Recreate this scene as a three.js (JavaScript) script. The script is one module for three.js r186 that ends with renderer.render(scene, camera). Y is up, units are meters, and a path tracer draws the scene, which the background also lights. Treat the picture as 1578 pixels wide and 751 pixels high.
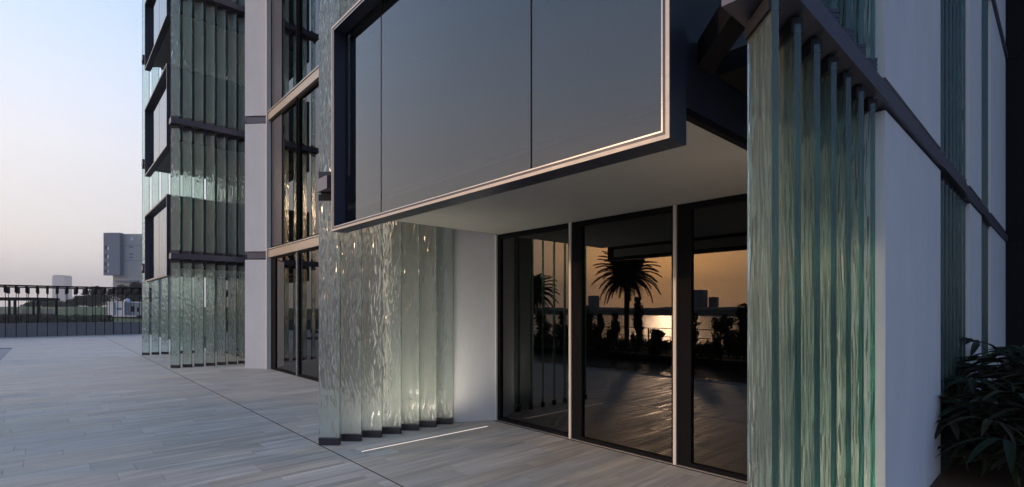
import * as THREE from 'three';
import { mergeGeometries } from 'three/addons/utils/BufferGeometryUtils.js';
import { ImprovedNoise } from 'three/addons/math/ImprovedNoise.js';

// ---------------------------------------------------------------- frame of reference
// u runs along the front of the building (to the left and away), v runs into the building, h is up.
// world x = v, world y = h, world z = -u
const P = (u, h, v) => new THREE.Vector3(v, h, -u);
let seed = 7;
const rnd = () => { seed = (seed * 1664525 + 1013904223) >>> 0; return seed / 4294967296; };
const rr = (a, b) => a + (b - a) * rnd();

const scene = new THREE.Scene();
const F = 781, W = 1578, H = 751, CX = 789, CY = 477.5;      // lens in pixels of a 1578 x 751 frame
const camera = new THREE.PerspectiveCamera(2 * Math.atan(H / 2 / F) * 180 / Math.PI, W / H, 0.05, 9000);
camera.position.copy(P(0, 1.6, 0));
camera.lookAt(P(0.7385, 1.6, 0.6743));
camera.setViewOffset(W, H, 0, H / 2 - CY, W, H);

const renderer = new THREE.WebGLRenderer({ antialias: true });
renderer.setSize(1024, 487);
renderer.toneMapping = THREE.LinearToneMapping;
renderer.toneMappingExposure = 1.12;
renderer.shadowMap.enabled = true;

// ---------------------------------------------------------------- sky and sun (low, hazy, over the sea behind the camera)
const SUN_EL = 10.5, SUN_AZ = Math.atan2(-0.86, 0.51);       // azimuth measured from +u towards +v
const sunDir = P(Math.cos(SUN_AZ) * Math.cos(SUN_EL * Math.PI / 180), Math.sin(SUN_EL * Math.PI / 180), Math.sin(SUN_AZ) * Math.cos(SUN_EL * Math.PI / 180));
{
  const SW = 1024, SH = 512, data = new Float32Array(SW * SH * 4);
  const stops = [[0, .61, .55, .505], [6, .62, .58, .555], [14, .59, .59, .625], [24, .44, .53, .685], [36, .27, .40, .63], [60, .15, .275, .48], [90, .11, .22, .42]];
  const sample = (el) => {
    for (let i = 1; i < stops.length; i++) if (el <= stops[i][0]) {
      const a = stops[i - 1], b = stops[i], t = (el - a[0]) / (b[0] - a[0]);
      return [1, 2, 3].map((k) => a[k] + (b[k] - a[k]) * t);
    }
    return stops[stops.length - 1].slice(1);
  };
  const noise = new ImprovedNoise();
  for (let r = 0; r < SH; r++) {
    const el = ((r + .5) / SH - .5) * 180;
    for (let c = 0; c < SW; c++) {
      const a = ((c + .5) / SW - .5) * 2 * Math.PI, x = Math.cos(a), z = Math.sin(a);
      const az = Math.atan2(x, -z);                                    // v, u
      let d = Math.abs(az - SUN_AZ); if (d > Math.PI) d = 2 * Math.PI - d;
      const D = d * 180 / Math.PI, e = Math.max(0, el), low = Math.exp(-e / 22);
      const base = sample(e), toward = .5 + .5 * Math.cos(d);
      const ft = Math.max(0, Math.min(1, (1 - toward - .2) / .5)), far = ft * ft * (3 - 2 * ft);
      const veil = 1 + .05 * noise.noise(x * 2.2 + 3, e * .13, z * 2.2) * low;
      const k = (.26 + 1.22 * (1 - (1 - toward) ** 2)) * veil * 1.1;
      const glow = Math.exp(-e / 6.0) * Math.exp(-((D / 30) ** 2)), wide = Math.exp(-e / 11) * Math.exp(-((D / 55) ** 2)), core = Math.exp(-((e - 5.5) ** 2) / 45 - D * D / 120);
      const col = [
        base[0] * k * (1 - .62 * far) + 1.9 * glow + .25 * wide + 8.5 * core,
        base[1] * k * (1 - .40 * far) + 0.92 * glow + .19 * wide + 3.7 * core,
        base[2] * k * (1 - .02 * far) + 0.32 * glow + .12 * wide + .62 * core];
      for (let i = 0; i < 3; i++) data[(r * SW + c) * 4 + i] = col[i];
      data[(r * SW + c) * 4 + 3] = 1;
    }
  }
  const t = new THREE.DataTexture(data, SW, SH, THREE.RGBAFormat, THREE.FloatType);
  t.mapping = THREE.EquirectangularReflectionMapping; t.magFilter = THREE.LinearFilter; t.minFilter = THREE.LinearFilter; t.needsUpdate = true;
  scene.background = t; scene.environment = t;
}
const sun = new THREE.DirectionalLight(new THREE.Color().setRGB(1, .65, .40), 1.7);
sun.position.copy(sunDir.clone().multiplyScalar(120)); sun.target.position.set(0, 0, 0);
sun.castShadow = true; sun.shadow.radius = 2.5; sun.shadow.mapSize.set(2048, 2048);
Object.assign(sun.shadow.camera, { left: -50, right: 50, top: 30, bottom: -30, near: 1, far: 260 });
scene.add(sun, sun.target);
scene.fog = new THREE.FogExp2(new THREE.Color().setRGB(.97, 1, .99), 0.0005);

// ---------------------------------------------------------------- helpers
const used = {};
function numbered(name) {
  used[name] = (used[name] ?? -1) + 1;
  return used[name] ? name + '_' + String(used[name]).padStart(3, '0') : name;
}
function tag(o, label, category, group, kind) {
  if (label) o.userData.label = label;
  if (category) o.userData.category = category;
  if (group) o.userData.group = group;
  if (kind) o.userData.kind = kind;
  return o;
}
function thing(name, label, category, pos, group) {
  const o = new THREE.Group(); o.name = numbered(name); o.position.copy(pos); scene.add(o);
  return tag(o, label, category, group);
}
// geometry in world coordinates -> mesh under parent, keeping place
function part(name, geo, mat, parent, pos) {
  const m = new THREE.Mesh(Array.isArray(geo) ? (geo.length > 1 ? mergeGeometries(geo) : geo[0]) : geo, mat);
  m.name = name; m.castShadow = m.receiveShadow = true;
  if (pos) m.position.copy(pos);
  else {
    let base = new THREE.Vector3();
    for (let p = parent; p && p !== scene; p = p.parent) base.add(p.position);
    m.position.copy(base.negate());
  }
  parent.add(m);
  return m;
}
function group(name, parent) { const g = new THREE.Group(); g.name = name; parent.add(g); return g; }
function metreUV(g, ox = 0, oy = 0) {
  const p = g.attributes.position, n = g.attributes.normal, uv = g.attributes.uv;
  for (let i = 0; i < p.count; i++) {
    const ax = Math.abs(n.getX(i)), ay = Math.abs(n.getY(i)), az = Math.abs(n.getZ(i));
    if (ay > ax && ay > az) uv.setXY(i, p.getX(i) + ox, p.getZ(i) + oy);
    else if (ax > az) uv.setXY(i, p.getZ(i) + ox, p.getY(i) + oy);
    else uv.setXY(i, p.getX(i) + ox, p.getY(i) + oy);
  }
  return g;
}
// axis-aligned box given by u, h, v ranges
function bx(u0, u1, h0, h1, v0, v1) {
  const g = new THREE.BoxGeometry(v1 - v0, h1 - h0, u1 - u0);
  g.translate((v0 + v1) / 2, (h0 + h1) / 2, -(u0 + u1) / 2);
  return metreUV(g);
}
// upright prism over a plan polygon [[u, v], ...]
function prism(poly, h0, h1) {
  const s = new THREE.Shape(poly.map(([u, v]) => new THREE.Vector2(v, u)));
  const g = new THREE.ExtrudeGeometry(s, { depth: h1 - h0, bevelEnabled: false });
  g.rotateX(-Math.PI / 2); g.translate(0, h0, 0);
  return metreUV(g.index ? g : g);
}
function bar(a, b, w, h = w) {                               // square bar between two world points
  const d = b.clone().sub(a), L = d.length();
  const g = new THREE.BoxGeometry(w, L, h);
  g.applyQuaternion(new THREE.Quaternion().setFromUnitVectors(new THREE.Vector3(0, 1, 0), d.normalize()));
  g.translate((a.x + b.x) / 2, (a.y + b.y) / 2, (a.z + b.z) / 2);
  return metreUV(g);
}
function cyl(a, b, r0, r1, n = 8) {
  const d = b.clone().sub(a), L = d.length();
  const g = new THREE.CylinderGeometry(r1, r0, L, n, 1);
  g.applyQuaternion(new THREE.Quaternion().setFromUnitVectors(new THREE.Vector3(0, 1, 0), d.normalize()));
  g.translate((a.x + b.x) / 2, (a.y + b.y) / 2, (a.z + b.z) / 2);
  return g;
}

// ---------------------------------------------------------------- procedural textures
const N = new ImprovedNoise();
const fbm = (x, y, z, o = 4) => { let s = 0, a = .5, f = 1; for (let i = 0; i < o; i++) { s += a * N.noise(x * f, y * f, z + i * 7.3); a *= .5; f *= 2.03; } return s; };
function tex(w, h, f, srgb) {
  const d = new Uint8Array(w * h * 4);
  for (let y = 0; y < h; y++) for (let x = 0; x < w; x++) {
    const c = f(x / w, y / h), i = (y * w + x) * 4;
    for (let k = 0; k < 3; k++) d[i + k] = Math.max(0, Math.min(255, 255 * (Array.isArray(c) ? c[k] : c)));
    d[i + 3] = 255;
  }
  const t = new THREE.DataTexture(d, w, h, THREE.RGBAFormat);
  t.wrapS = t.wrapT = THREE.RepeatWrapping; t.magFilter = THREE.LinearFilter; t.minFilter = THREE.LinearMipmapLinearFilter; t.generateMipmaps = true;
  if (srgb) t.colorSpace = THREE.SRGBColorSpace;
  t.needsUpdate = true; return t;
}
const rep = (t, x, y) => { const c = t.clone(); c.repeat.set(x, y); c.needsUpdate = true; return c; };
const sm = (a, b, x) => { const t = Math.max(0, Math.min(1, (x - a) / (b - a))); return t * t * (3 - 2 * t); };

// vein-cut stone, 4.8 m along the vein by 1.6 m across
const stoneF = (x, y) => {
  const L = x * 4.8, A = y * 1.6, warp = .05 * fbm(L * .8, A * 2, 1, 3);
  const band = fbm(L * .5, (A + warp) * 9, 4, 4), fine = fbm(L * 1.5, (A + warp) * 38, 9, 3), blotch = fbm(L * 1.1, A * 3, 20, 3);
  return { band, fine, blotch };
};
const stoneMap = tex(1024, 1024, (x, y) => {
  const { band, fine, blotch } = stoneF(x, y);
  const t = .765 + .20 * band + .13 * fine + .10 * blotch, warm = .4 + 1.2 * band + .6 * blotch;
  return [t + .012 * warm, t - .002, t - .025 * warm - .012];
}, true);
const stoneRough = tex(512, 512, (x, y) => { const { band, fine } = stoneF(x, y); return .52 + .35 * band + .3 * fine; });
// rolled cast glass: wrinkled ridges that run mostly upwards, 1 m by 2 m
const castH = (x, y) => {
  const X = x, Y = y * 2;
  const wx = .07 * fbm(X * 5, Y * 2.2, 31, 2), wy = .07 * fbm(X * 5, Y * 3, 47, 2);
  const a = N.noise((X + wx) * 24, (Y + wy) * 5.6, 5), b = N.noise((X + wx * 1.6) * 12, (Y + wy) * 3.1, 15), c = fbm(X * 4, Y * 1.6, 70, 2);
  const crest = (v) => 1 - Math.min(1, 1.9 * (Math.sqrt(v * v + .006) - .077));
  return .42 * crest(a) + .40 * crest(b) + .25 * (c + .5);
};
const castMap = tex(1024, 2048, (x, y) => castH(x, y) * .8);
const castTall = tex(1024, 1024, (x, y) => castH(x, y * .45 + .3) * .8);                     // drawn out upwards
const plasterBump = tex(512, 512, (x, y) => .5 + .35 * fbm(x * 40, y * 40, 3, 4) + .2 * fbm(x * 6, y * 6, 8, 3));
const plasterMap = tex(512, 512, (x, y) => { const t = .93 + .05 * fbm(x * 5, y * 3.2, 12, 4) + .025 * fbm(x * 50, y * 16, 2, 2); return [t, t, t]; }, true);
const metalRough = tex(512, 512, (x, y) => .62 + .22 * fbm(x * 4, y * 90, 3, 3) + .14 * fbm(x * 9, y * 9, 6, 4));
const groundMap = tex(1024, 1024, (x, y) => { const t = .5 + .5 * fbm(x * 14, y * 14, 3, 5), g = .5 + fbm(x * 5, y * 5, 9, 3); return [.26 + .20 * t, .27 + .20 * t + .05 * g, .20 + .13 * t]; }, true);
const soilMap = tex(512, 512, (x, y) => { const t = .5 + .6 * fbm(x * 24, y * 24, 3, 5); return [.20 + .2 * t, .13 + .14 * t, .09 + .10 * t]; }, true);
const waveMap = tex(1024, 1024, (x, y) => .5 + .45 * fbm(x * 22, y * 22, 3, 4));
const barkMap = tex(256, 256, (x, y) => { const t = .5 + .8 * fbm(x * 8, y * 40, 3, 4); return [.22 + .2 * t, .18 + .16 * t, .13 + .12 * t]; }, true);

// ---------------------------------------------------------------- materials
const lin = (r, g, b) => new THREE.Color().setRGB(r, g, b);
const std = (o) => new THREE.MeshStandardMaterial(o);
const phys = (o) => new THREE.MeshPhysicalMaterial(o);
const M = {
  stone: phys({ map: stoneMap, roughnessMap: stoneRough, roughness: 1.0, specularIntensity: .32, vertexColors: true, bumpMap: stoneRough, bumpScale: .0006 }),
  grout: std({ color: lin(.035, .035, .037), roughness: .95 }),
  white: std({ color: lin(.75, .76, .77), map: rep(plasterMap, .5, .35), bumpMap: rep(plasterBump, .8, .8), bumpScale: .0012, roughness: .62 }),
  cheek: std({ color: lin(.75, .76, .77), map: rep(plasterMap, .5, .35), bumpMap: rep(plasterBump, .8, .8), bumpScale: .0012, roughness: .5 }),
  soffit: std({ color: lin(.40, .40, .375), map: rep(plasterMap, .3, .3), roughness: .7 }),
  bronze: std({ color: lin(.44, .39, .32), metalness: .35, roughness: .55, roughnessMap: rep(metalRough, 1, 1) }),
  champagne: std({ color: lin(.45, .42, .37), metalness: .3, roughness: .8, roughnessMap: metalRough }),
  silver: std({ color: lin(.52, .50, .47), metalness: .5, roughness: .4, roughnessMap: metalRough }),
  clampDark: phys({ color: lin(.022, .023, .027), roughness: .7, specularIntensity: .4 }),
  navy: std({ color: lin(.030, .036, .058), metalness: .2, roughness: .6, roughnessMap: metalRough }),
  dark: phys({ specularIntensity: .12, color: lin(.010, .010, .012), roughness: .8 }),
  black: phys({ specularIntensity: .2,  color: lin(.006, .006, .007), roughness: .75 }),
  beam: std({ color: lin(.10, .095, .12), metalness: .2, roughness: .6, roughnessMap: metalRough }),
  clamp: std({ color: lin(.04, .042, .050), metalness: .25, roughness: .5, roughnessMap: metalRough }),
  room: std({ color: lin(.42, .41, .39), roughness: .9 }),
  roomDark: std({ color: lin(.34, .33, .31), roughness: .9 }),
  roomPale: std({ color: lin(.62, .62, .60), roughness: .85 }),
  door: phys({ color: lin(.04, .038, .036), transmission: 1, thickness: 0, roughness: 0.0, ior: 1.72 }),
  window: phys({ color: lin(.04, .043, .047), transmission: 1, thickness: 0, roughness: 0.0, ior: 1.5 }),
  bay: phys({ color: lin(.38, .40, .41), transmission: 1, thickness: 0, roughness: 0.0, ior: 1.78 }),
  castTeal: phys({ color: lin(.78, .90, .85), transmission: .915, thickness: .03, ior: 1.5, roughness: .10, attenuationColor: lin(.83, .915, .90), attenuationDistance: .036, bumpMap: castTall, bumpScale: .013 }),
  castPale: phys({ color: lin(.90, .93, .89), transmission: .87, thickness: .03, ior: 1.5, roughness: .19, attenuationColor: lin(.86, .93, .90), attenuationDistance: .036, bumpMap: castMap, bumpScale: .021 }),
  castClear: phys({ color: lin(.86, .93, .89), transmission: .93, thickness: .03, ior: 1.5, roughness: .12, attenuationColor: lin(.82, .905, .865), attenuationDistance: .036, bumpMap: castMap, bumpScale: .009 }),
  castEdge: phys({ color: lin(.55, .86, .79), transmission: .93, thickness: .03, ior: 1.5, roughness: .2, attenuationColor: lin(.78, .91, .88), attenuationDistance: .036 }),
  leaf: phys({ color: lin(.014, .025, .009), roughness: .7, specularIntensity: .4, transmission: .3, thickness: 0, side: THREE.DoubleSide }),
  leafYoung: phys({ color: lin(.030, .046, .014), roughness: .65, specularIntensity: .4, transmission: .3, thickness: 0, side: THREE.DoubleSide }),
  leafOld: phys({ color: lin(.032, .030, .013), roughness: .8, specularIntensity: .3, transmission: .3, thickness: 0, side: THREE.DoubleSide }),
  leafDark: std({ color: lin(.030, .042, .022), roughness: .75, side: THREE.DoubleSide }),
  leafOlive: std({ color: lin(.055, .065, .035), roughness: .8, side: THREE.DoubleSide }),
  bark: std({ map: barkMap, roughness: .9 }),
  soil: std({ map: rep(soilMap, 1, 1), roughness: .95, bumpMap: rep(soilMap, 1, 1), bumpScale: .02 }),
  ground: std({ map: rep(groundMap, .04, .04), color: lin(.45, .5, .42), roughness: .95 }),
  lawn: std({ map: rep(groundMap, .2, .2), color: lin(.7, .85, .6), roughness: .95 }),
  water: phys({ color: lin(.012, .018, .02), roughness: .12, ior: 1.33, bumpMap: rep(waveMap, .35, .35), bumpScale: .05 }),
  sea: phys({ color: lin(.02, .027, .032), roughness: .24, ior: 1.33, bumpMap: rep(waveMap, .05, .05), bumpScale: .35 }),
  concrete: std({ color: lin(.25, .25, .26), map: rep(plasterMap, .3, .3), roughness: .9 }),
  concretePale: std({ color: lin(.42, .41, .40), map: rep(plasterMap, .05, .05), roughness: .85 }),
  blueGrey: std({ color: lin(.11, .16, .25), map: rep(plasterMap, .05, .05), roughness: .7 }),
  towerGlass: std({ color: lin(.06, .10, .15), roughness: .3, metalness: .2 }),
  paleWall: std({ color: lin(.75, .75, .75), map: rep(plasterMap, .2, .2), roughness: .7 }),
  channel: std({ color: lin(.10, .10, .10), roughness: .7 }),
  paint: std({ color: lin(.70, .66, .60), roughness: .5 }),
  led: std({ color: 0x000000, emissive: lin(1, .86, .78), emissiveIntensity: 1.15 }),
};

// ================================================================ ground, water, terrace (setting)
{
  const land = part('ground', bx(-600, 2400, -1.6, -1.2, -12, 1800), M.ground, scene); tag(land, null, null, null, 'structure');
  const shore = part('beach_ground', bx(-600, 900, -1.61, -1.21, -30, -11.99), M.ground, scene); tag(shore, null, null, null, 'structure');
  const sea = part('sea', bx(-2400, 2400, -4.2, -4.0, -1800, -29.5), M.sea, scene); tag(sea, null, null, null, 'structure');
  const far = part('far_shore', bx(-900, 2600, -4.1, 1.5, -700, -440), M.ground, scene); tag(far, null, null, null, 'structure');
}
const U_END = 41.4, V_POOL = -1.45, POOL_U1 = 29.5, JOINT = 2.36;
{
  const terrace = part('terrace', [bx(-6, U_END + 4, -.5, -.022, V_POOL, 4.9), bx(POOL_U1, U_END + 4, -.5, -.022, -9, V_POOL), bx(-6, .83, -.5, -.022, 4.9, 5.75)], M.grout, scene);
  tag(terrace, null, null, null, 'structure');
  const planks = [];
  const PW = .30, PL = 1.2, G = .0025;
  const SLOTS = [[5.36, 2.59, 4.45], [1.25, 2.83, 4.11]];     // slots for the strips of light
  const add = (u0, u1, v0, v1) => {
    for (const [us, va, vb] of SLOTS) if (u0 < us + .013 && u1 > us - .013 && v1 > va && v0 < vb) {
      if (v0 < va) { put(u0, u1, v0, va); v0 = va; }
      if (v1 > vb) { put(u0, u1, vb, v1); v1 = vb; }
      if (u0 < us - .013) put(u0, us - .0135, v0, v1);
      if (u1 > us + .013) put(us + .0135, u1, v0, v1);
      return;
    }
    put(u0, u1, v0, v1);
  };
  const put = (u0, u1, v0, v1) => { if (v1 - v0 > .008 && u1 - u0 > .008) planks.push([u0 + G / 2, u1 - G / 2, v0 + G / 2, v1 - G / 2]); };
  const strip = (u0, vA, vB) => { let v = vA - rnd() * PL; while (v < vB) { add(u0, u0 + PW, Math.max(v, vA), Math.min(v + PL, vB)); v += PL; } };
  for (let u = -4.24; u < U_END + 3.5; u += PW) {
    if (u < POOL_U1) strip(u, V_POOL + .3, JOINT - .008); else strip(u, -8.5, JOINT - .008);
    strip(u, JOINT + .008, u < .8 ? 5.72 : u > 6 && u < 15 ? 4.4 : 4.78);
  }
  const px = (u, v) => { const z = .7385 * u + .6743 * v, x = -.6743 * u + .7385 * v; return [z, CX + F * x / z, CY + F * 1.6 / z]; };
  const geo = ([u0, u1, v0, v1]) => {
    const g = new THREE.BoxGeometry(v1 - v0, .02, u1 - u0), dy = rr(-.0004, .0004);
    g.translate((v0 + v1) / 2, -.01 + dy, -(u0 + u1) / 2);
    const p = g.attributes.position, uv = g.attributes.uv, col = new Float32Array(p.count * 3);
    const ox = rr(0, 3.55), oy = rr(0, 1.29), fl = rnd() < .5 ? -1 : 1, k = rr(.84, .99), w = rr(.045, .115);
    for (let i = 0; i < p.count; i++) {
      const lx = p.getX(i) - (v0 + v1) / 2, lz = p.getZ(i) + (u0 + u1) / 2;
      uv.setXY(i, (ox + .6 + fl * lx) / 4.8, (oy + .15 + lz) / 1.6);
      col.set([k * (1 + w), k, k * (1 - w * 1.3)], i * 3);
    }
    g.setAttribute('color', new THREE.BufferAttribute(col, 3));
    return g;
  };
  const scored = planks.map((q) => {
    const [z, x, y] = px((q[0] + q[1]) / 2, (q[2] + q[3]) / 2);
    return { q, s: z > .6 && x > -60 && x < 1480 && y < 800 && y > 0 ? (q[3] - q[2]) * 1.6 / (z * z * z) : 0 };
  }).sort((a, b) => b.s - a.s);
  scored.slice(0, 300).forEach(({ q }) => part('stone_plank', geo(q), M.stone, terrace));
  tag(part('stone_paving', scored.slice(300).map(({ q }) => geo(q)), M.stone, terrace), null, null, null, 'stuff');
  const sealant = part('joint_strip', bx(-4.2, U_END - .2, -.018, -.0025, JOINT - .009, JOINT + .009), M.black, terrace);
  // pool with its coping, planter beyond
  const pool = part('pool_water', bx(-2, POOL_U1 - .3, -.4, -.07, -4.7, V_POOL), M.water, scene); tag(pool, null, null, null, 'structure');
  const cop = [];
  for (let u = -2; u < POOL_U1 - .3; u += .9) cop.push(bx(u + .002, u + .898, -.05, .004, V_POOL - .02, V_POOL + .296));
  const coping = thing('pool_coping', 'pale stone coping along the terrace edge of the pool', 'coping', P(13, 0, V_POOL));
  cop.forEach((g) => part('coping_stone', g, M.concretePale, coping));
  part('end_coping', bx(POOL_U1 - .3, POOL_U1, -.05, .03, -4.7, V_POOL + .296), M.concretePale, coping);
  const bed = part('planting_bed', bx(-6, .82, -.4, .015, 5.76, 16), M.soil, scene); tag(bed, null, null, null, 'structure');
}

// ================================================================ the building
const building = thing('glass_building', 'pale office villa with rippled cast glass fins, boxed bay windows and dark sliding doors', 'building', P(7, 0, 4));
const LEVELS = [[0, 2.99], [3.14, 6.67], [6.82, 10.35], [10.50, 14.0]];
const FIN_W = .25, FIN_T = .03;
const finGeos = {};
function finGeo(hgt, variant) {
  const key = hgt.toFixed(2) + variant;
  if (!finGeos[key]) {
    const g = new THREE.BoxGeometry(FIN_W, hgt, FIN_T), p = g.attributes.position, n = g.attributes.normal, uv = g.attributes.uv;
    const ox = rr(0, .7), oy = rr(0, 1);
    for (let i = 0; i < p.count; i++) {
      const wide = Math.abs(n.getZ(i)) > .5, back = n.getZ(i) < 0 ? .37 : 0;
      uv.setXY(i, wide ? p.getX(i) + ox + back : .5 + p.getZ(i) * .2 + ox, (p.getY(i) + oy + back) / 2 + .001 * p.getX(i));
    }
    finGeos[key] = g;
  }
  return finGeos[key];
}
const plate = (w, h, d, y) => { const g = new THREE.BoxGeometry(w, h, d); g.translate(0, y, 0); return g; };
const clampGeo = mergeGeometries([plate(FIN_W - .006, .022, .062, .011), plate(FIN_W - .012, .008, .052, .026), plate(FIN_W - .006, .02, .062, .040), plate(FIN_W - .012, .008, .052, .054), plate(FIN_W - .006, .027, .062, .0715)]);
const headGeo = mergeGeometries([plate(FIN_W - .004, .07, .056, -.035), plate(FIN_W - .05, .03, .03, .015)]);
function fin(u, v, du, dv, level, variant, glass) {
  const [b, t] = LEVELS[level], h0 = b + .075, h1 = t - .06;
  const g = finGeo(h1 - h0, variant % 6);
  const base = P(u + du * FIN_W / 2, (h0 + h1) / 2, v + dv * FIN_W / 2);
  const m = part('glass_fin', g, [M.castEdge, M.castEdge, M.castEdge, M.castEdge, glass, glass], building, base.clone().sub(building.position));
  m.rotation.y = Math.atan2(du, dv);
  part('foot_clamp', clampGeo, M.clamp, m, new THREE.Vector3(0, b - (h0 + h1) / 2 + .001, 0));
  part('head_clamp', headGeo, M.clampDark, m, new THREE.Vector3(0, t - .03 - (h0 + h1) / 2, 0));
  return m;
}
const S = Math.SQRT1_2;
let fv = 0;
function finRow(u, v0, n, step, sgn, levels, glass) { for (const L of levels) for (let k = 0; k < n; k++) fin(u, v0 + k * step, sgn * S, S, L, fv++, glass); }
const B = (name, geo, mat, label) => { const m = part(name, geo, mat, building); if (label) m.userData.label = label; return m; };

// fin rows: beside the entrance, far pair, and along the right end
finRow(5.97, 2.36, 7, .272, -1, [0, 1, 2], M.castPale);
finRow(16.55, 2.46, 7, .28, -1, [0, 1, 2, 3], M.castClear);
finRow(22.0, 2.42, 7, .28, -1, [0, 1, 2, 3], M.castClear);
finRow(.843, 2.30, 7, .27, 1, [0, 1, 2], M.castTeal);
finRow(.86, 6.52, 8, .27, 1, [0, 1, 2], M.castTeal);
finRow(.86, 10.02, 5, .27, 1, [0, 1], M.castTeal);

// beams that carry the fins at each storey
for (const [, t] of LEVELS) {
  B('edge_beam', bx(5.70, 5.99, t, t + .15, 2.34, 4.4), M.beam);
  B('edge_beam', bx(16.30, 16.60, t, t + .15, 2.42, 4.6), M.beam);
  B('edge_beam', bx(21.75, 22.05, t, t + .15, 2.40, 4.6), M.beam);
}
for (const [, t] of LEVELS.slice(0, 3)) {
  for (const [a, b] of [[2.26, 6.30], [6.306, 10.4], [10.406, 14.3]]) {
    B('edge_beam', bx(.80, 1.06, t - .01, t + .10, a, b), M.beam);
    B('beam_web', bx(.875, 1.0, t + .10, t + .149, a, b), M.black);
  }
  B('corner_beam', prism([[.80, 2.26], [.95, 2.26], [1.42, 2.73], [1.42, 2.90]], t, t + .14), M.dark);
}
// white walls
const wallLevels = [[0.003, 2.955], [3.18, 6.64], [6.86, 10.32], [10.54, 14]];
for (const [a, b] of wallLevels) {
  B('wall_panel', prism([[.83, 4.19], [1.40, 4.19], [1.40, 4.40], [1.04, 4.42], [1.04, 6.42], [.83, 6.42]], a, b), M.white);
  B('wall_panel', bx(.83, 1.04, a, b, 8.66, 9.94), M.white);
  B('wall_panel', bx(.83, 1.04, a, b, 11.30, 14.2), M.white);
  B('wall_panel', prism([[14.5, 4.43], [15.05, 3.92], [16.1, 4.30], [16.1, 4.6], [14.5, 4.6]], a, b), M.white);
  B('wall_panel', prism([[6.22, 3.42], [6.40, 3.42], [6.40, 4.38], [6.22, 4.38]], a, b), M.cheek);
  B('wall_panel', prism([[5.84, 4.22], [5.565, 4.76], [5.565, 4.9], [6.22, 4.9], [6.22, 4.38], [6.1, 4.22]], a, b), M.cheek);
}
for (const [, t] of LEVELS.slice(0, 3)) {                  // recessed band between the wall panels
  B('wall_band', prism([[14.53, 4.45], [15.05, 3.97], [16.0, 4.32], [16.0, 4.58], [14.52, 4.58]], t + .0, t + .17), M.beam);
}
for (const [a, b] of [[0, 3.0], [3.0, 6.6], [6.6, 10.3]]) {
  B('jamb', bx(14.45, 14.497, a + .004, b, 4.29, 4.5), M.paint);
}
// tan beams and glazing of the recess between the two fronts
const recess = { u0: 6.42, u1: 14.44, v: 4.42 };
for (const [i, [b, t]] of LEVELS.entries()) {
  B('window_beam', bx(recess.u0, 14.5, t + .01, t + .20, 4.33, 4.56), M.bronze);
  B('window_beam_lip', bx(recess.u0, 14.5, t + .212, t + .24, 4.31, 4.56), M.silver);
  B('window_beam_gap', bx(recess.u0, 14.49, t + .199, t + .213, 4.36, 4.56), M.black);
  const h0 = i ? b + .10 : .012, h1 = t + .01;
  for (let k = 0; k < 4; k++) {
    const a = recess.u1 - k * 2.005, c = a - 2.005;
    const w = group('window', building);
    part('frame', [bx(a - .05, a, h0, h1, 4.40, 4.46), bx(c, c + .045, h0, h1, 4.40, 4.46), bx(c + .045, a - .05, h0, h0 + .05, 4.40, 4.46), bx(c + .045, a - .05, h1 - .05, h1, 4.40, 4.46)], M.dark, w);
    part('pane', bx(c + .046, a - .051, h0 + .051, h1 - .051, 4.43, 4.431), M.window, w);
    part('mullion', bx(c - .012, c + .012, h0, h1, 4.36, 4.40), i ? M.dark : M.silver, w);
  }
  if (i === 0) { // broad dark stile beside the jamb
    B('door_stile', bx(14.1, 14.39, .06, h1 - .05, 4.405, 4.425), M.dark);
  } else B('blind_panel', bx(13.6, 14.38, h0 + .05, h1 - .05, 4.405, 4.425), M.navy);
}
// entrance doors
const DV = 4.79, SOF = 2.68;
[5.55, 4.14, 2.72, 1.42].forEach((u, i, all) => {
  B(i ? 'mullion' : 'jamb', bx(u - .016, u + .016, .004, SOF - .003, DV - .045, DV - .021), M.paint);
  if (i === 3) return;
  const c = all[i + 1] + .017, a = u - .017;
  const d = group('sliding_door', building), w = i ? .15 : .05;
  part('frame', [bx(a - w, a, .012, SOF - .004, DV - .02, DV + .05), bx(c, c + .03, .012, SOF - .004, DV - .02, DV + .05),
    bx(c + .03, a - w, .012, .05, DV - .02, DV + .05), bx(c + .03, a - w, SOF - .06, SOF - .004, DV - .02, DV + .05)], M.dark, d);
  part('pane', bx(c + .031, a - w - .001, .051, SOF - .061, DV + .012, DV + .013), M.door, d);
  part('floor_track', [bx(c, a, .002, .010, DV - .05, DV - .035), bx(c, a, .002, .010, DV - .028, DV - .021)], M.silver, d);
});
B('door_threshold', bx(1.05, 5.55, -.02, .003, DV - .07, DV + .2), M.dark);
// doors under the far bay, glazing of the right end, and upper glazing
for (let k = 0; k < 3; k++) {
  const a = 21.4 - k * 1.6, d = group('sliding_door', building);
  part('frame', [bx(a - .06, a, .01, 2.75, DV, DV + .05), bx(a - 1.6, a - 1.56, .01, 2.75, DV, DV + .05), bx(a - 1.56, a - .06, .01, .06, DV, DV + .05), bx(a - 1.56, a - .06, 2.68, 2.75, DV, DV + .05)], M.dark, d);
  part('pane', bx(a - 1.559, a - .061, .061, 2.679, DV + .02, DV + .021), M.door, d);
}
for (const [v0, v1] of [[6.42, 8.66], [9.94, 11.30]]) for (const [b, t] of LEVELS) {
  const w = group('window', building);
  part('frame', [bx(1.16, 1.2, b + .01, t, v0, v0 + .05), bx(1.16, 1.2, b + .01, t, v1 - .05, v1), bx(1.16, 1.2, b + .01, b + .06, v0 + .05, v1 - .05), bx(1.16, 1.2, t - .05, t, v0 + .05, v1 - .05)], M.dark, w);
  part('pane', bx(1.18, 1.181, b + .061, t - .051, v0 + .051, v1 - .051), M.window, w);
}
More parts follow.
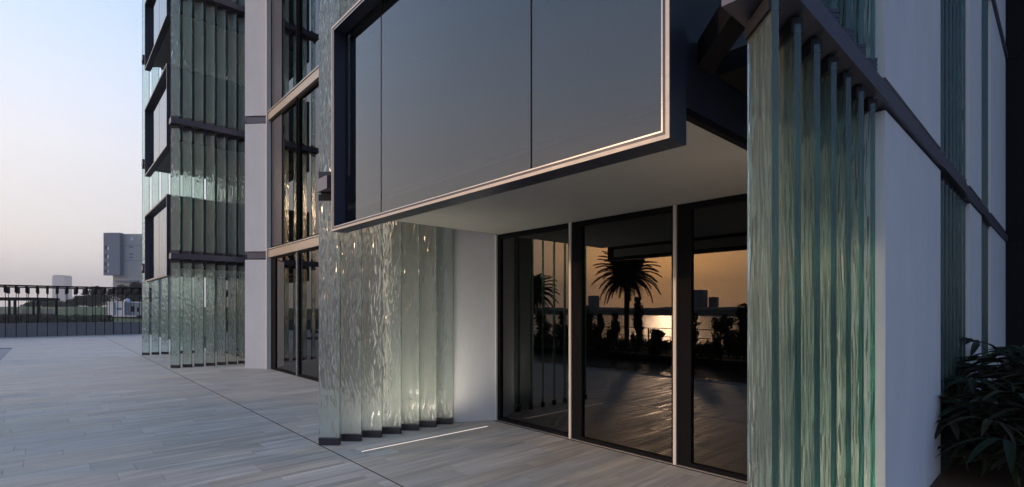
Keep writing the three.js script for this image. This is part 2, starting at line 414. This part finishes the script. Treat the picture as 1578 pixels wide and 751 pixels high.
// body behind the fronts: floors, inner walls, roof
for (const [i, [, t]] of LEVELS.entries()) {
  B('floor_slab', [bx(1.21, 22, t + .0, t + .13, 5.0, 14), bx(6.42, 14.4, t + .02, t + .12, 4.57, 5.0)], M.roomDark);
  if (i) B('floor_slab', bx(1.45, 5.6, t + .01, t + .12, 3.3, 4.99), M.roomDark);
}
B('inner_floor', bx(1.21, 22, -.2, -.001, 5.0, 14), M.roomDark);
B('back_wall', bx(1.0, 22.3, 0, 14.2, 14.0, 14.25), M.white);
B('inner_wall', [bx(1.25, 22, 0, 14, 8.5, 8.6), bx(6.45, 6.6, 0, 14, 5.0, 8.5), bx(15.0, 15.1, 0, 14, 5.0, 8.5), bx(1.21, 1.25, 0, 14, 4.9, 6.41)], M.roomDark);
B('end_wall', bx(22.05, 22.3, 0, 14, 4.61, 14), M.white);
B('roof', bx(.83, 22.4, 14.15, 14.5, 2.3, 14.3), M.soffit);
// porch ceilings where no bay hangs (between bay side and the right hand fins)
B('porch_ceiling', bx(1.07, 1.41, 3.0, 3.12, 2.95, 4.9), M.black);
// dark wing at the far right, clad in black panels
for (let k = 0; k < 6; k++) for (const [a, b] of [[0.02, 2.98], [2.99, 6.65], [6.66, 10.3], [10.31, 14]])
  B('cladding_panel', bx(.83 - (k + 1) * .62 + .01, .83 - k * .62, a, b, 14.31, 14.5), M.dark);
B('cladding_rib', bx(.42, .44, 0, 14, 14.27, 14.31), M.clamp);
B('wing', bx(-2.9, .9, 0, 14, 14.51, 20), M.black);

// boxed bay windows
function bay(u0, u1, vF, h0, h1, joints, label, doorTop) {
  const g = group('bay_window', building); g.userData.label = label;
  const D = .16, T = .05, sof = h0 + .23, gl = vF + .125, vb = DV - .02;
  part('frame', [bx(u0, u1, h0, h0 + T, vF, vF + D), bx(u0, u1, h1 - T, h1, vF, vF + D), bx(u0, u0 + T, h0 + T, h1 - T, vF, vF + D), bx(u1 - T, u1, h0 + T, h1 - T, vF, vF + D)], M.navy, g);
  const e = .022, q = .040, f = vF - .006;
  part('frame_trim', [bx(u0 + .001, u1 - .001, h0 + .001, h0 + e, f, vF - .0005), bx(u0 + .001, u1 - .001, h1 - e, h1 - .001, f, vF - .0005), bx(u0 + .001, u0 + e, h0 + e, h1 - e, f, vF - .0005), bx(u1 - e, u1 - .001, h0 + e, h1 - e, f, vF - .0005)], M.champagne, g);
  part('frame_lip', [bx(u0 + q, u1 - q, h0 + q, h0 + q + .008, f + .004, vF - .0005), bx(u0 + q, u1 - q, h1 - q - .008, h1 - q, f + .004, vF - .0005), bx(u0 + q, u0 + q + .008, h0 + q + .008, h1 - q - .008, f + .004, vF - .0005), bx(u1 - q - .008, u1 - q, h0 + q + .008, h1 - q - .008, f + .004, vF - .0005)], M.silver, g);
  const i0 = u0 + T, i1 = u1 - T, j0 = h0 + T, j1 = h1 - T;
  part('glazing_bead', [bx(i0, i1, j0, j0 + .014, gl - .05, gl - .003), bx(i0, i0 + .012, j0 + .014, j1, gl - .1, gl - .003)], M.silver, g);
  const js = [i1, ...joints, i0];
  for (let k = 0; k + 1 < js.length; k++) part('pane', bx(js[k + 1] + .004, js[k] - .004, j0 + .001, j1 - .001, gl, gl + .001), M.bay, g);
  for (const j of joints) part('pane_joint', bx(j - .006, j + .006, j0, j1, gl - .002, gl + .02), M.black, g);
  part('side_panel', bx(u0 + .10, u0 + .14, sof + .045, h1 - .02, vF + D, vb), M.navy, g);
  part('side_panel', bx(u1 - .14, u1 - .10, sof + .045, h1 - .02, vF + D, vb), M.navy, g);
  part('lower_edge', [bx(u0 + .095, u0 + .14, sof - .0, sof + .042, vF + D, vb)], M.black, g);
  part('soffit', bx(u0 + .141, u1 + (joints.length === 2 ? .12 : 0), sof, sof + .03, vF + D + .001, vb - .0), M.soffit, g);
  part('inner_fascia', bx(u0 + .02, u1 - .02, h0 + T, sof, vF + D, vF + D + .02), M.navy, g);
  part('room_floor', bx(u0 + .14, u1 - .14, sof + .04, sof + .08, vF + D + .01, vb), M.room, g);
  part('room_ceiling', bx(u0 + .14, u1 - .14, h1 - .09, h1 - .05, vF + D, vb), M.roomPale, g);
  part('top_cover', bx(u0 + .05, u1 - .05, h1 - .019, h1 + .0, vF + D, vb), M.navy, g);
  part('back_wall', [bx(u0 + .15, u1 - .2, sof + .09, h1 - .1, vF + 1.25, vF + 1.3), bx(u1 - .24, u1 - .2, sof + .09, h1 - .1, vF + D + .02, vF + 1.25)], M.room, g);
  part('sill', bx(u0 + .15, u1 - .15, h0 + T, h0 + T + .13, gl + .05, gl + .06), M.roomPale, g);
  return g;
}
bay(1.325, 5.39, 2.27, 2.45, 4.67, [4.52, 2.43], 'large boxed bay window above the dark sliding doors');
bay(1.325, 5.39, 2.27, 6.10, 8.32, [4.52, 2.43], 'boxed bay window two storeys above the sliding doors');
bay(17.1, 21.55, 2.44, 2.56, 4.86, [19.4], 'lowest of the three boxed bay windows at the far end');
bay(17.1, 21.55, 2.44, 6.22, 8.55, [19.4], 'middle one of the three boxed bay windows at the far end');
bay(17.1, 21.55, 2.44, 9.90, 12.2, [19.4], 'topmost of the three boxed bay windows at the far end');

// linear wall washers let into the paving: one before the fins, one behind the fins of the right end
function washer(label, u0, vA, vB, n, reach, aim, cd, color) {
  const L = thing('floor_light', label, 'light', P(u0, 0, (vA + vB) / 2));
  const w = .0125;
  part('housing', [bx(u0 - w, u0 - w + .003, -.021, .0005, vA - .008, vB + .008), bx(u0 + w - .003, u0 + w, -.021, .0005, vA - .008, vB + .008), bx(u0 - w + .0031, u0 + w - .0031, -.021, .0005, vA - .008, vA - .002), bx(u0 - w + .0031, u0 + w - .0031, -.021, .0005, vB + .002, vB + .008)], M.channel, L);
  part('lens', bx(u0 - w + .0033, u0 + w - .0033, -.0208, .0012, vA - .001, vB + .001), M.led, L);
  for (let k = 0; k < n; k++) {
    const v = vA + (vB - vA) * reach * (k + .5) / n, [tu, th, tv] = aim(v);
    const s = new THREE.SpotLight(color, cd, 0, 1.2, 1, 2);
    s.position.set(v - (vA + vB) / 2, .012, 0); s.target.position.set(tv - (vA + vB) / 2, th, -(tu - u0));
    s.shadow.radius = 3; s.castShadow = true; L.add(s, s.target);
  }
}
washer('slim glowing light strip let into the paving before the rippled glass fins', 5.36, 2.60, 4.44, 9, .72, (v) => [5.98, 1.6, v + .3], .85, new THREE.Color().setRGB(1, .88, .70));
washer('light strip let into the paving behind the fins of the right end', 1.25, 2.84, 4.10, 6, 1, (v) => [.98, 1.5, v + .36], .6, new THREE.Color().setRGB(1, .72, .44));

// ================================================================ end of the terrace: pergola, parapet, what lies beyond
const YAW = Math.atan2(-.6743, .7385);
const at = (px, z) => { const x = (px - CX) / F * z; return [-.6743 * x + .7385 * z, .7385 * x + .6743 * z]; };
const hy = (y, z) => 1.6 - (y - CY) / F * z;
const atP = (px, z, h = -1.2) => { const [u, v] = at(px, z); return P(u, h, v); };
{
  const pw = thing('parapet', 'low grey rendered parapet closing the far end of the terrace', 'low wall', P(41.3, 0, 0));
  for (let v = -9; v < 5; v += 2.4) part('wall_panel', bx(41.22, 41.5, 0.001, .74, v + .006, v + 2.394), M.concrete, pw);
  part('cap', bx(41.19, 41.53, .742, .80, -9, 5.4), M.concrete, pw);
  const pg = thing('pergola', 'dark slender post pergola with short rafters over the far terrace end', 'pergola', P(42.5, 0, 1));
  for (let k = 0; k < 21; k++) {
    const v = -4.1 + k * .445;
    part('rafter', bx(40.8, 44.4, 2.60, 2.95, v - .06, v + .06), M.black, pg);
    part('post', bx(41.06, 41.10, .001, 2.62, v - .016, v + .016), M.dark, pg);
    part('post', bx(44.0, 44.04, -.02, 2.62, v - .016, v + .016), M.dark, pg);
  }
  part('rail', bx(41.03, 41.13, 2.96, 3.04, -4.3, 5.0), M.black, pg);
  part('rail', bx(43.97, 44.07, 2.96, 3.04, -4.3, 5.0), M.black, pg);
}
// leaf clouds ------------------------------------------------------------------------------
function cloud(n, size, place) {                            // n small bent leaves scattered by place() -> [x, y, z]
  const pos = new Float32Array(n * 18);
  const q = new THREE.Quaternion(), e = new THREE.Euler(), a = new THREE.Vector3();
  for (let i = 0; i < n; i++) {
    const [x, y, z] = place(), s = size * rr(.6, 1.3);
    q.setFromEuler(e.set(rr(-1.2, 1.2), rr(0, 6.28), rr(-1.2, 1.2)));
    const pts = [[-.5, 0, 0], [0, .1, .3], [.5, 0, 0], [-.5, 0, 0], [.5, 0, 0], [0, .1, -.3]];
    pts.forEach(([px, py, pz], k) => { a.set(px * s, py * s, pz * s).applyQuaternion(q); pos.set([a.x + x, a.y + y, a.z + z], i * 18 + k * 3); });
  }
  const g = new THREE.BufferGeometry(); g.setAttribute('position', new THREE.BufferAttribute(pos, 3)); g.computeVertexNormals(); return g;
}
function blobs(list) { // sample the shells of several lobes
  return () => {
    const [cx, cy, cz, rx, ry, rz] = list[Math.floor(rnd() * list.length)];
    const t = rnd() * 6.283, c = rr(-1, 1), s = Math.sqrt(1 - c * c), r = Math.pow(rnd(), .33) * rr(.75, 1.06);
    return [cx + rx * r * s * Math.cos(t), cy + ry * r * c, cz + rz * r * s * Math.sin(t)];
  };
}
function tree(name, label, cat, pos, hgt, wid, n, leaf, mat, grp) {
  const t = thing(name, label, cat, pos, grp);
  part('trunk', [cyl(new THREE.Vector3(0, -.1, 0), new THREE.Vector3(rr(-.1, .1), hgt * .55, 0), hgt * .035, hgt * .02), cyl(new THREE.Vector3(0, hgt * .35, 0), new THREE.Vector3(wid * .25, hgt * .7, .1), hgt * .018, hgt * .008), cyl(new THREE.Vector3(0, hgt * .4, 0), new THREE.Vector3(-wid * .22, hgt * .72, -.2), hgt * .018, hgt * .008)], M.bark, t, new THREE.Vector3());
  const L = [];
  for (let i = 0; i < 9; i++) { const a = rr(0, 6.28), r = rr(.05, .34) * wid, y = rr(.42, .88) * hgt, q = rr(.12, .2) * wid * (1.25 - .4 * y / hgt); L.push([r * Math.cos(a), y, r * Math.sin(a), q * 1.2, q, q * 1.2]); }
  part('crown', cloud(n, leaf, blobs(L)), mat, t, new THREE.Vector3());
  return t;
}
function shrub(name, label, pos, hgt, wid, grp, mat = M.leafDark) {
  const t = thing(name, label, 'shrub', pos, grp);
  part('stem', [0, 1, 2].map((k) => cyl(new THREE.Vector3(rr(-.08, .08), -.05, rr(-.08, .08)), new THREE.Vector3(rr(-.3, .3) * wid, hgt * .8, rr(-.3, .3) * wid), .02, .008, 6)), M.bark, t, new THREE.Vector3());
  const L = [];
  for (let i = 0; i < 16; i++) { const a = rr(0, 6.28), t = rnd(), r = rr(.05, .5) * wid * (1 - .75 * t), y = (.06 + .88 * t) * hgt, q = rr(.10, .22) * wid; L.push([r * Math.cos(a), y, r * Math.sin(a), q, hgt * rr(.10, .2), q]); }
  const bl = blobs(L), spray = () => { const p = bl(), k = rr(.75, 1.3); return [p[0] * k, Math.min(hgt * 1.05, p[1] * (.6 + .4 * k)), p[2] * k]; };
  part('foliage', cloud(2200, .12, spray), mat, t, new THREE.Vector3());
  return t;
}
// land beyond the parapet
{
  const road = part('access_road', bx(46, 62, -1.25, -1.19, -11, 60), M.black, scene); tag(road, null, null, null, 'structure');
  const [u0, v0] = at(60, 150);
  const g = new THREE.PlaneGeometry(230, 150, 46, 30); g.rotateX(-Math.PI / 2);
  const p = g.attributes.position;
  for (let i = 0; i < p.count; i++) { const x = p.getX(i) / 115, z = p.getZ(i) / 75; const b = Math.max(0, 1 - x * x) * Math.max(0, 1 - z * z); p.setY(i, -1.35 + 3.6 * sm(0, .7, b) + .35 * fbm(p.getX(i) * .05, p.getZ(i) * .05, 2, 3)); }
  g.computeVertexNormals(); metreUV(g);
  const mound = part('lawn', g, M.lawn, scene, P(u0, 0, v0)); mound.rotation.y = YAW; tag(mound, null, null, null, 'structure');
  const hpos = atP(75, 72);
  const hd = thing('hedge', 'long dark clipped hedge beyond the parapet and the road', 'hedge', hpos);
  hd.rotation.y = YAW;
  part('foliage', cloud(16000, .24, () => { const x = rr(-16, 8.5), t = rnd(); return [x, rr(0, 2.0) + .3 * N.noise(x * .7, 1, 2), t < .6 ? -rr(.9, 1.1) + rr(-.1, .9) : rr(-1, 1)]; }), M.leafDark, hd, new THREE.Vector3());
  part('stem', [-14, -10, -6, -2, 2, 6].map((x) => cyl(new THREE.Vector3(x, -.1, 0), new THREE.Vector3(x, 1.4, 0), .06, .04, 6)), M.bark, hd, new THREE.Vector3());
  const trees = [
    ['broad dark tree left of the small white house behind the pergola', 150, 128, 8.6, 9, M.leafDark], ['dark tree rising behind the small white house beside the villa', 203, 122, 8.4, 10, M.leafDark],
    ['smaller round tree on the lawn right of the hazy tower', 118, 138, 6.2, 5.2, M.leafDark], ['low bushy tree on the lawn below the hazy tower', 96, 146, 5.2, 7, M.leafOlive],
    ['low bushy tree on the lawn left of the hazy tower', 70, 150, 5.2, 8, M.leafOlive], ['dark tree between the round tree and the small white house', 137, 140, 6.4, 6, M.leafDark],
    ['dark tree close beside the far corner of the villa', 219, 116, 8.8, 7, M.leafDark], ['squat tree behind the open pavilion on the left', 44, 152, 4.6, 7, M.leafOlive]];
  for (const [label, px, z, h, w, m] of trees) tree('tree', label, 'tree', atP(px, z, z > 135 ? .6 : -.6), h - (z > 135 ? 1.2 : 0), w, 3400, .42, m, 'trees beyond the parapet');
}
// small white house
{
  const z = 95, t = thing('small_white_house', 'small white flat topped house with a little cupola beyond the pergola', 'house', atP(188, z, -1.2));
  t.rotation.y = YAW;
  const q = (x0, x1, y0, y1, d0, d1) => { const g = new THREE.BoxGeometry((x1 - x0) / F * z, (y0 - y1) / F * z, d1 - d0); g.translate(((x0 + x1) / 2 - 188) / F * z, hy((y0 + y1) / 2, z) + 1.2, -(d0 + d1) / 2); return metreUV(g); };
  const O = new THREE.Vector3();
  part('plinth', q(158, 216, 500.5, 488.4, -.3, 5), M.dark, t, O);
  part('kerb', q(160.5, 211, 488.3, 486.6, -.35, .0), M.paleWall, t, O);
  part('wall', q(163, 172.5, 486.5, 466, .4, 4), M.paleWall, t, O);
  part('wall', q(174, 187, 486.5, 467, .6, 4.4), M.paleWall, t, O);
  part('wall', q(188, 211, 486.5, 467, 1.6, 5), M.concretePale, t, O);
  part('roof', [q(162.4, 173, 465.9, 465, .3, 4.1), q(173.3, 187.6, 466.9, 464.5, .5, 4.5), q(187.7, 212, 466.9, 465.6, 1.4, 5.2)], M.paleWall, t, O);
  const c = new THREE.SphereGeometry(.55, 14, 8, 0, 6.283, 0, 1.57); c.translate((181 - 188) / F * z, hy(464.4, z) + 1.2, -2.4);
  part('cupola', c, M.paleWall, t, O);
  part('window', q(176, 183, 478, 474.5, .56, .62), M.blueGrey, t, O); part('window', q(192, 197, 481, 472, 1.56, 1.62), M.dark, t, O); part('window', q(201, 205, 481, 474, 1.56, 1.62), M.dark, t, O);
}
// open pavilion on the left
{
  const t = thing('pavilion', 'dark flat roofed open pavilion at the left edge beyond the parapet', 'pavilion', atP(20, 74, -1.2));
  const O = new THREE.Vector3(); t.rotation.y = YAW + .32;
  const q = (x0, x1, y0, y1, z0, z1) => { const g = new THREE.BoxGeometry(x1 - x0, y1 - y0, z1 - z0); g.translate((x0 + x1) / 2, (y0 + y1) / 2, (z0 + z1) / 2); return metreUV(g); };
  part('roof', q(-5, 4.4, 4.15, 4.55, -2.6, 2.6), M.dark, t, O);
  for (const x of [-4.6, -1.6, 1.3, 4.1]) for (const z of [-2.3, 2.3]) part('post', q(x - .11, x + .11, 0, 4.15, z - .11, z + .11), M.black, t, O);
  part('back_wall', q(-4.6, 4.1, 0, 2.2, -2.45, -2.35), M.concrete, t, O);
  for (const x of [-3.9, -2.9, -.9, .2, 2.2, 3.2]) part('panel', q(x - .35, x + .35, 2.25, 2.85, -2.44, -2.38), M.paleWall, t, O);
  part('low_wall', q(-4.6, 4.1, 0, .9, 2.2, 2.35), M.dark, t, O);
}
// mid-distance block with a projecting volume and its four openings
{
  const z = 250, t = thing('office_block', 'tall pale grey block with a projecting blue grey volume of open slots', 'building', atP(200, z, -1.2));
  t.rotation.y = YAW;
  const O = new THREE.Vector3();
  const q = (x0, x1, y0, y1, d0, d1) => { const g = new THREE.BoxGeometry((x1 - x0) / F * z, (y0 - y1) / F * z, d1 - d0); g.translate(((x0 + x1) / 2 - 200) / F * z, hy((y0 + y1) / 2, z) + 1.2, -(d0 + d1) / 2); return metreUV(g); };
  part('wall', q(173.5, 235, 481.3, 362, 0, 16), M.concretePale, t, O);
  part('parapet', [q(173.5, 235, 361.9, 360.6, 0, .5), q(173.5, 174.6, 361.9, 360.6, .5, 16)], M.concretePale, t, O);
  part('volume', q(172.3, 190, 425, 360, -2.4, -.02), M.blueGrey, t, O);
  const ys = [425, 421, 416.5, 411, 405.5, 399, 393, 386, 380, 360];
  const fr = [q(165, 166.6, 425, 360, -2.4, -.4)];
  for (let i = 0; i < ys.length; i += 2) fr.push(q(166.65, 172.25, ys[i], ys[i + 1], -2.4, -.4));
  part('slotted_frame', fr, M.blueGrey, t, O);
  for (const y of [379, 402]) part('joint', q(190.2, 235, y + .35, y - .35, -.06, -.005), M.blueGrey, t, O);
  for (const y of [381, 392, 397]) part('window', q(199, 205, y + 1.2, y - 1.2, -.08, -.005), M.blueGrey, t, O);
  part('emblem', new THREE.CylinderGeometry(.75, .75, .12, 20).rotateX(Math.PI / 2).translate((203 - 200) / F * z, hy(368.5, z) + 1.2, .1), M.paleWall, t, O);
  part('canopy', q(180, 214, 434.6, 432.5, -1.2, -.01), M.blueGrey, t, O);
}
// hazy skyline
function tower(name, label, px, z, w, top, round, grp, base = -1.2, place) {
  const t = thing(name, label, 'tower', place ?? atP(px, z, base), grp), O = new THREE.Vector3(), Hh = hy(top, z) - base, Wm = w / F * z;
  t.rotation.y = YAW;
  const s = new THREE.Shape(); const r = round * Wm;
  s.moveTo(-Wm / 2, 0); s.lineTo(Wm / 2, 0); s.lineTo(Wm / 2, Hh - r); s.quadraticCurveTo(Wm / 2 - r * .1, Hh, Wm / 2 - r * 1.3, Hh); s.lineTo(-Wm / 2 + r * 1.3, Hh); s.quadraticCurveTo(-Wm / 2 + r * .1, Hh, -Wm / 2, Hh - r);
  const g = new THREE.ExtrudeGeometry(s, { depth: Wm * .7, bevelEnabled: false }); g.translate(0, 0, -Wm * .7);
  part('wall', g, M.towerGlass, t, O);
  const bands = []; for (let y = Hh * .1; y < Hh - r - 1; y += Hh / 22) { const b = new THREE.BoxGeometry(Wm * 1.01, Hh / 60, .6); b.translate(0, y, .3); bands.push(b); }
  part('floor_band', bands, M.concretePale, t, O);
  return t;
}
tower('tower', 'tall hazy blue tower with rounded top on the skyline', 89.5, 1800, 19, 424, .18);
tower('distant_block', 'low hazy block just right of the rounded tower', 111, 1500, 14, 458, .05, 'hazy blocks on the skyline');
tower('distant_block', 'low hazy block just left of the rounded tower', 69, 1600, 12, 460, .05, 'hazy blocks on the skyline');
tower('distant_block', 'wide low hazy block farther right of the rounded tower', 127, 1400, 15, 462, .05, 'hazy blocks on the skyline');

// ================================================================ the seaward side, seen mirrored in the doors
const MIR = 2 * 4.80;
{
  const pl = thing('planter', 'dark stone planter wall on the far side of the pool', 'planter', P(15, -.4, -5.2));
  part('wall', [bx(-3, 36, -.4, .12, -5.0, -4.72), bx(-3, 36, -.4, .12, -6.2, -5.95)], M.dark, pl);
  part('earth', bx(-3, 36, -.35, .09, -5.95, -5.0), M.soil, pl);
  const lh = thing('hedge', 'low loose hedge running along the poolside planter under the taller shrubs', 'hedge', P(16, .09, -5.5));
  part('foliage', cloud(15000, .11, () => { const z = rr(-19, 19); return [rr(-.36, .36), rr(0, .34) + .12 * (1 + N.noise(z * 1.3, 4, 2)) * rr(.4, 1.4), z]; }), M.leafDark, lh, new THREE.Vector3());
  const rl = thing('railing', 'thin metal railing behind the planter by the pool', 'railing', P(15, .6, -6.1));
  for (let u = -2; u < 36; u += 1.5) part('post', bx(u - .02, u + .02, .12, .95, -6.10, -6.06), M.dark, rl);
  for (const h of [.35, .65, .94]) part('rail', bx(-2.5, 35.5, h, h + .025, -6.09, -6.07), M.dark, rl);
  const virt = (px, v) => { const t = (px - CX) / F, z = v / (.7385 * t + .6743); return [z * (-.6743 * t + .7385), z]; };
  [[905, 474, .8, 'tall spiky shrub mirrored at the left edge of the middle sliding door'], [925, 488, .35, 'rounded shrub mirrored just left of the palm trunk in the middle door'], [948, 486, .45, 'low rounded shrub mirrored against the palm trunk in the middle door'],
    [983, 464, .4, 'tall narrow shrub mirrored just right of the palm trunk in the middle door'], [1012, 511, .6, 'lowest shrub mirrored in front of the bright water in the middle door'], [1066, 486, .8, 'shrub mirrored at the left edge of the right sliding door'],
    [1112, 488, .8, 'rounded shrub mirrored in the centre of the right sliding door'], [1147, 474, .5, 'tall shrub mirrored at the right edge of the right sliding door'], [868, 484, .7, 'shrub mirrored beside the first mullion in the left sliding door'],
    [835, 480, .7, 'shrub mirrored right of the small palm in the left sliding door'], [800, 486, .7, 'shrub mirrored left of the small palm in the left sliding door']].forEach(([px, y, w, label]) => {
    const [u, z] = virt(px, MIR + 5.5);
    shrub('shrub', label, P(u, .08, -5.5), hy(y, z) - .08, w * 1.35, 'planter shrubs by the pool');
  });
  // date palms on the shore
  const frond = (() => {
    const gs = [], pts = []; const L = 3.0;
    for (let i = 0; i <= 8; i++) { const t = i / 8; pts.push(new THREE.Vector3(L * t * (1 - .12 * t), L * (.32 * t - .62 * t * t), 0)); }
    const c = new THREE.CatmullRomCurve3(pts);
    gs.push(new THREE.TubeGeometry(c, 8, .022, 4).toNonIndexed());
    const pos = [];
    for (let i = 3; i < 64; i++) {
      const t = i / 64, a = c.getPoint(t), l = .70 * Math.sin(Math.PI * Math.pow(t, .6)) + .14, s = .022;
      for (const d of [-1, 1]) { pos.push(a.x - s * 2.6, a.y, a.z, a.x + s * 2.6, a.y, a.z, a.x + l * .6, a.y - l * rr(.1, .35), a.z + d * l * .8); }
    }
    const g = new THREE.BufferGeometry(); g.setAttribute('position', new THREE.Float32BufferAttribute(pos, 3)); g.computeVertexNormals(); g.setAttribute('uv', new THREE.Float32BufferAttribute(new Float32Array(pos.length / 3 * 2), 2));
    gs.push(g); return mergeGeometries(gs);
  })();
  const palm = (px, z, crownY, label) => {
    const t = (px - CX) / F * z, u = -.6743 * t + .7385 * z, v = MIR - (.7385 * t + .6743 * z), h = hy(crownY, z) + 1.2;
    const p = thing('date_palm', label, 'palm', P(u, -1.2, v), 'date palms on the shore');
    const rings = [];
    for (let y = 0; y < h; y += .16) { const g = new THREE.CylinderGeometry(.2 + .05 * (y / h), .17 + .05 * (y / h), .17, 9); g.translate(.03 * Math.sin(y), y + .08, 0); rings.push(g); }
    part('trunk', rings, M.bark, p, new THREE.Vector3());
    for (let i = 0; i < 80; i++) {
      const f = part('frond', frond, M.leafDark, p, new THREE.Vector3(0, h - .05, 0));
      f.rotation.set(0, i * 2.4, 0); f.rotateZ(1.2 - 1.8 * (i / 80)); f.scale.setScalar(rr(.85, 1.08));
    }
  };
  palm(966, 40, 425, 'date palm mirrored in the middle sliding door');
  palm(818, 50, 452, 'date palm mirrored in the left sliding door');
  // far shore: wooded ridge and towers over the water
  const g = new THREE.PlaneGeometry(1900, 60, 240, 6); g.rotateX(-Math.PI / 2);
  const p = g.attributes.position;
  for (let i = 0; i < p.count; i++) { const e = 1 - (p.getZ(i) / 30) ** 2; p.setY(i, -4 + e * (8 + 5 * fbm(p.getX(i) * .03, p.getZ(i) * .05, 6, 4))); }
  g.computeVertexNormals(); metreUV(g);
  const ridge = part('far_wooded_shore', g, M.leafDark, scene, P(300, 0, -470)); ridge.rotation.y = Math.PI / 2; tag(ridge, null, null, null, 'structure');
  for (const [px, w, top, label] of [[1073, 22, 447, 'hazy tower across the water, mirrored in the right sliding door'], [1098, 12, 458, 'lower hazy tower across the water, mirrored in the right sliding door'], [912, 14, 456, 'hazy tower across the water, mirrored in the middle sliding door']]) {
    const z = 600, t = (px - CX) / F * z, u = -.6743 * t + .7385 * z, v = MIR - (.7385 * t + .6743 * z);
    const o = tower('shore_tower', label, px, z, w, top, .05, 'towers across the water', -4, P(u, -4, v));
    o.rotation.y = Math.PI / 2;
  }
}

// ================================================================ fan palms in the bed at the right
{
  const fan = (n, len, droop) => {
    const pos = [];
    const put = (a, b, c) => pos.push(a.x, a.y, a.z, b.x, b.y, b.z, c.x, c.y, c.z);
    for (let i = 0; i < n; i++) {
      const a = (i / (n - 1) - .5) * 3.7 + rr(-.08, .08), L = len * (1 - .22 * Math.abs(i / (n - 1) - .5)) * rr(.88, 1.08), w = .025 * rr(.85, 1.25);
      const d = new THREE.Vector3(Math.cos(a), 0, Math.sin(a)), s = new THREE.Vector3(-d.z, 0, d.x);
      let last = null;
      for (let k = 0; k <= 5; k++) {
        const t = k / 5, ww = w * (k === 0 ? .35 : k === 5 ? .12 : Math.sin(Math.PI * (.2 + .7 * t)) * 1.15);
        const c = d.clone().multiplyScalar(L * t).add(new THREE.Vector3(0, L * (.22 * t - droop * t * t), 0));
        const l = c.clone().addScaledVector(s, ww), r = c.clone().addScaledVector(s, -ww), m = c.clone().add(new THREE.Vector3(0, -ww * .45, 0));
        if (last) { put(last[0], l, last[1]); put(last[1], l, m); put(last[1], m, last[2]); put(last[2], m, r); }
        last = [l, m, r];
      }
    }
    const g = new THREE.BufferGeometry(); g.setAttribute('position', new THREE.Float32BufferAttribute(pos, 3)); g.computeVertexNormals(); return g;
  };
  const fans = [fan(8, .46, .45), fan(7, .50, .65), fan(9, .42, .3), fan(6, .48, .5)];
  const spots = [[.58, 6.85, 5, .72, 'fan palm clump nearest the white end wall'], [.42, 7.35, 5, .90, 'fan palm clump in the middle of the dark bed'], [.20, 6.55, 5, .70, 'fan palm clump at the right front of the dark bed'], [.56, 8.4, 5, .88, 'fan palm clump farthest along the end wall'], [.12, 7.7, 5, 1.0, 'tallest fan palm clump at the right edge of the picture'], [.66, 7.6, 4, .6, 'low fan palm clump by the finned window strip'],
    [.02, 6.95, 5, .8, 'fan palm clump at the lower right corner of the picture'], [.30, 7.05, 5, .75, 'fan palm clump between the front clump and the middle one'], [.34, 8.0, 5, 1.0, 'fan palm clump behind the middle of the dark bed']];
  for (const [u, v, n, hgt, label] of spots) {
    const t = thing('fan_palm', label, 'plant', P(u, .015, v), 'fan palms in the bed');
    for (let i = 0; i < n; i++) {
      const a = i * 2.4 + rr(0, .8), r = .04 + .13 * rnd(), h = hgt * rr(.45, 1), top = new THREE.Vector3(r * 2.2 * Math.cos(a), h, r * 2.2 * Math.sin(a));
      part('stem', cyl(new THREE.Vector3(r * Math.cos(a), -.03, r * Math.sin(a)), top, .011, .008, 6), M.bark, t, new THREE.Vector3());
      for (let k = 0; k < 5; k++) {
        const b = a + k * 1.9 + rr(-.3, .3), el = rr(.1, 1.0), pl = rr(.18, .34), from = top.clone().add(new THREE.Vector3(0, -.05 * k, 0)), tip = from.clone().add(new THREE.Vector3(Math.cos(b) * Math.cos(el), Math.sin(el), Math.sin(b) * Math.cos(el)).multiplyScalar(pl));
        const f = part('leaf', fans[Math.floor(rnd() * 4)], [M.leaf, M.leafYoung, M.leaf, M.leafOld][Math.floor(rnd() * 4)], t, tip);
        f.rotation.set(0, -b, 0); f.rotateZ(el * .5 - .15); f.scale.setScalar(rr(.8, 1.1));
        part('stalk', cyl(from.clone().sub(tip), new THREE.Vector3(), .004, .003, 5), M.leaf, f, new THREE.Vector3()).applyQuaternion(f.quaternion.clone().invert());
      }
    }
  }
}
renderer.render(scene, camera);
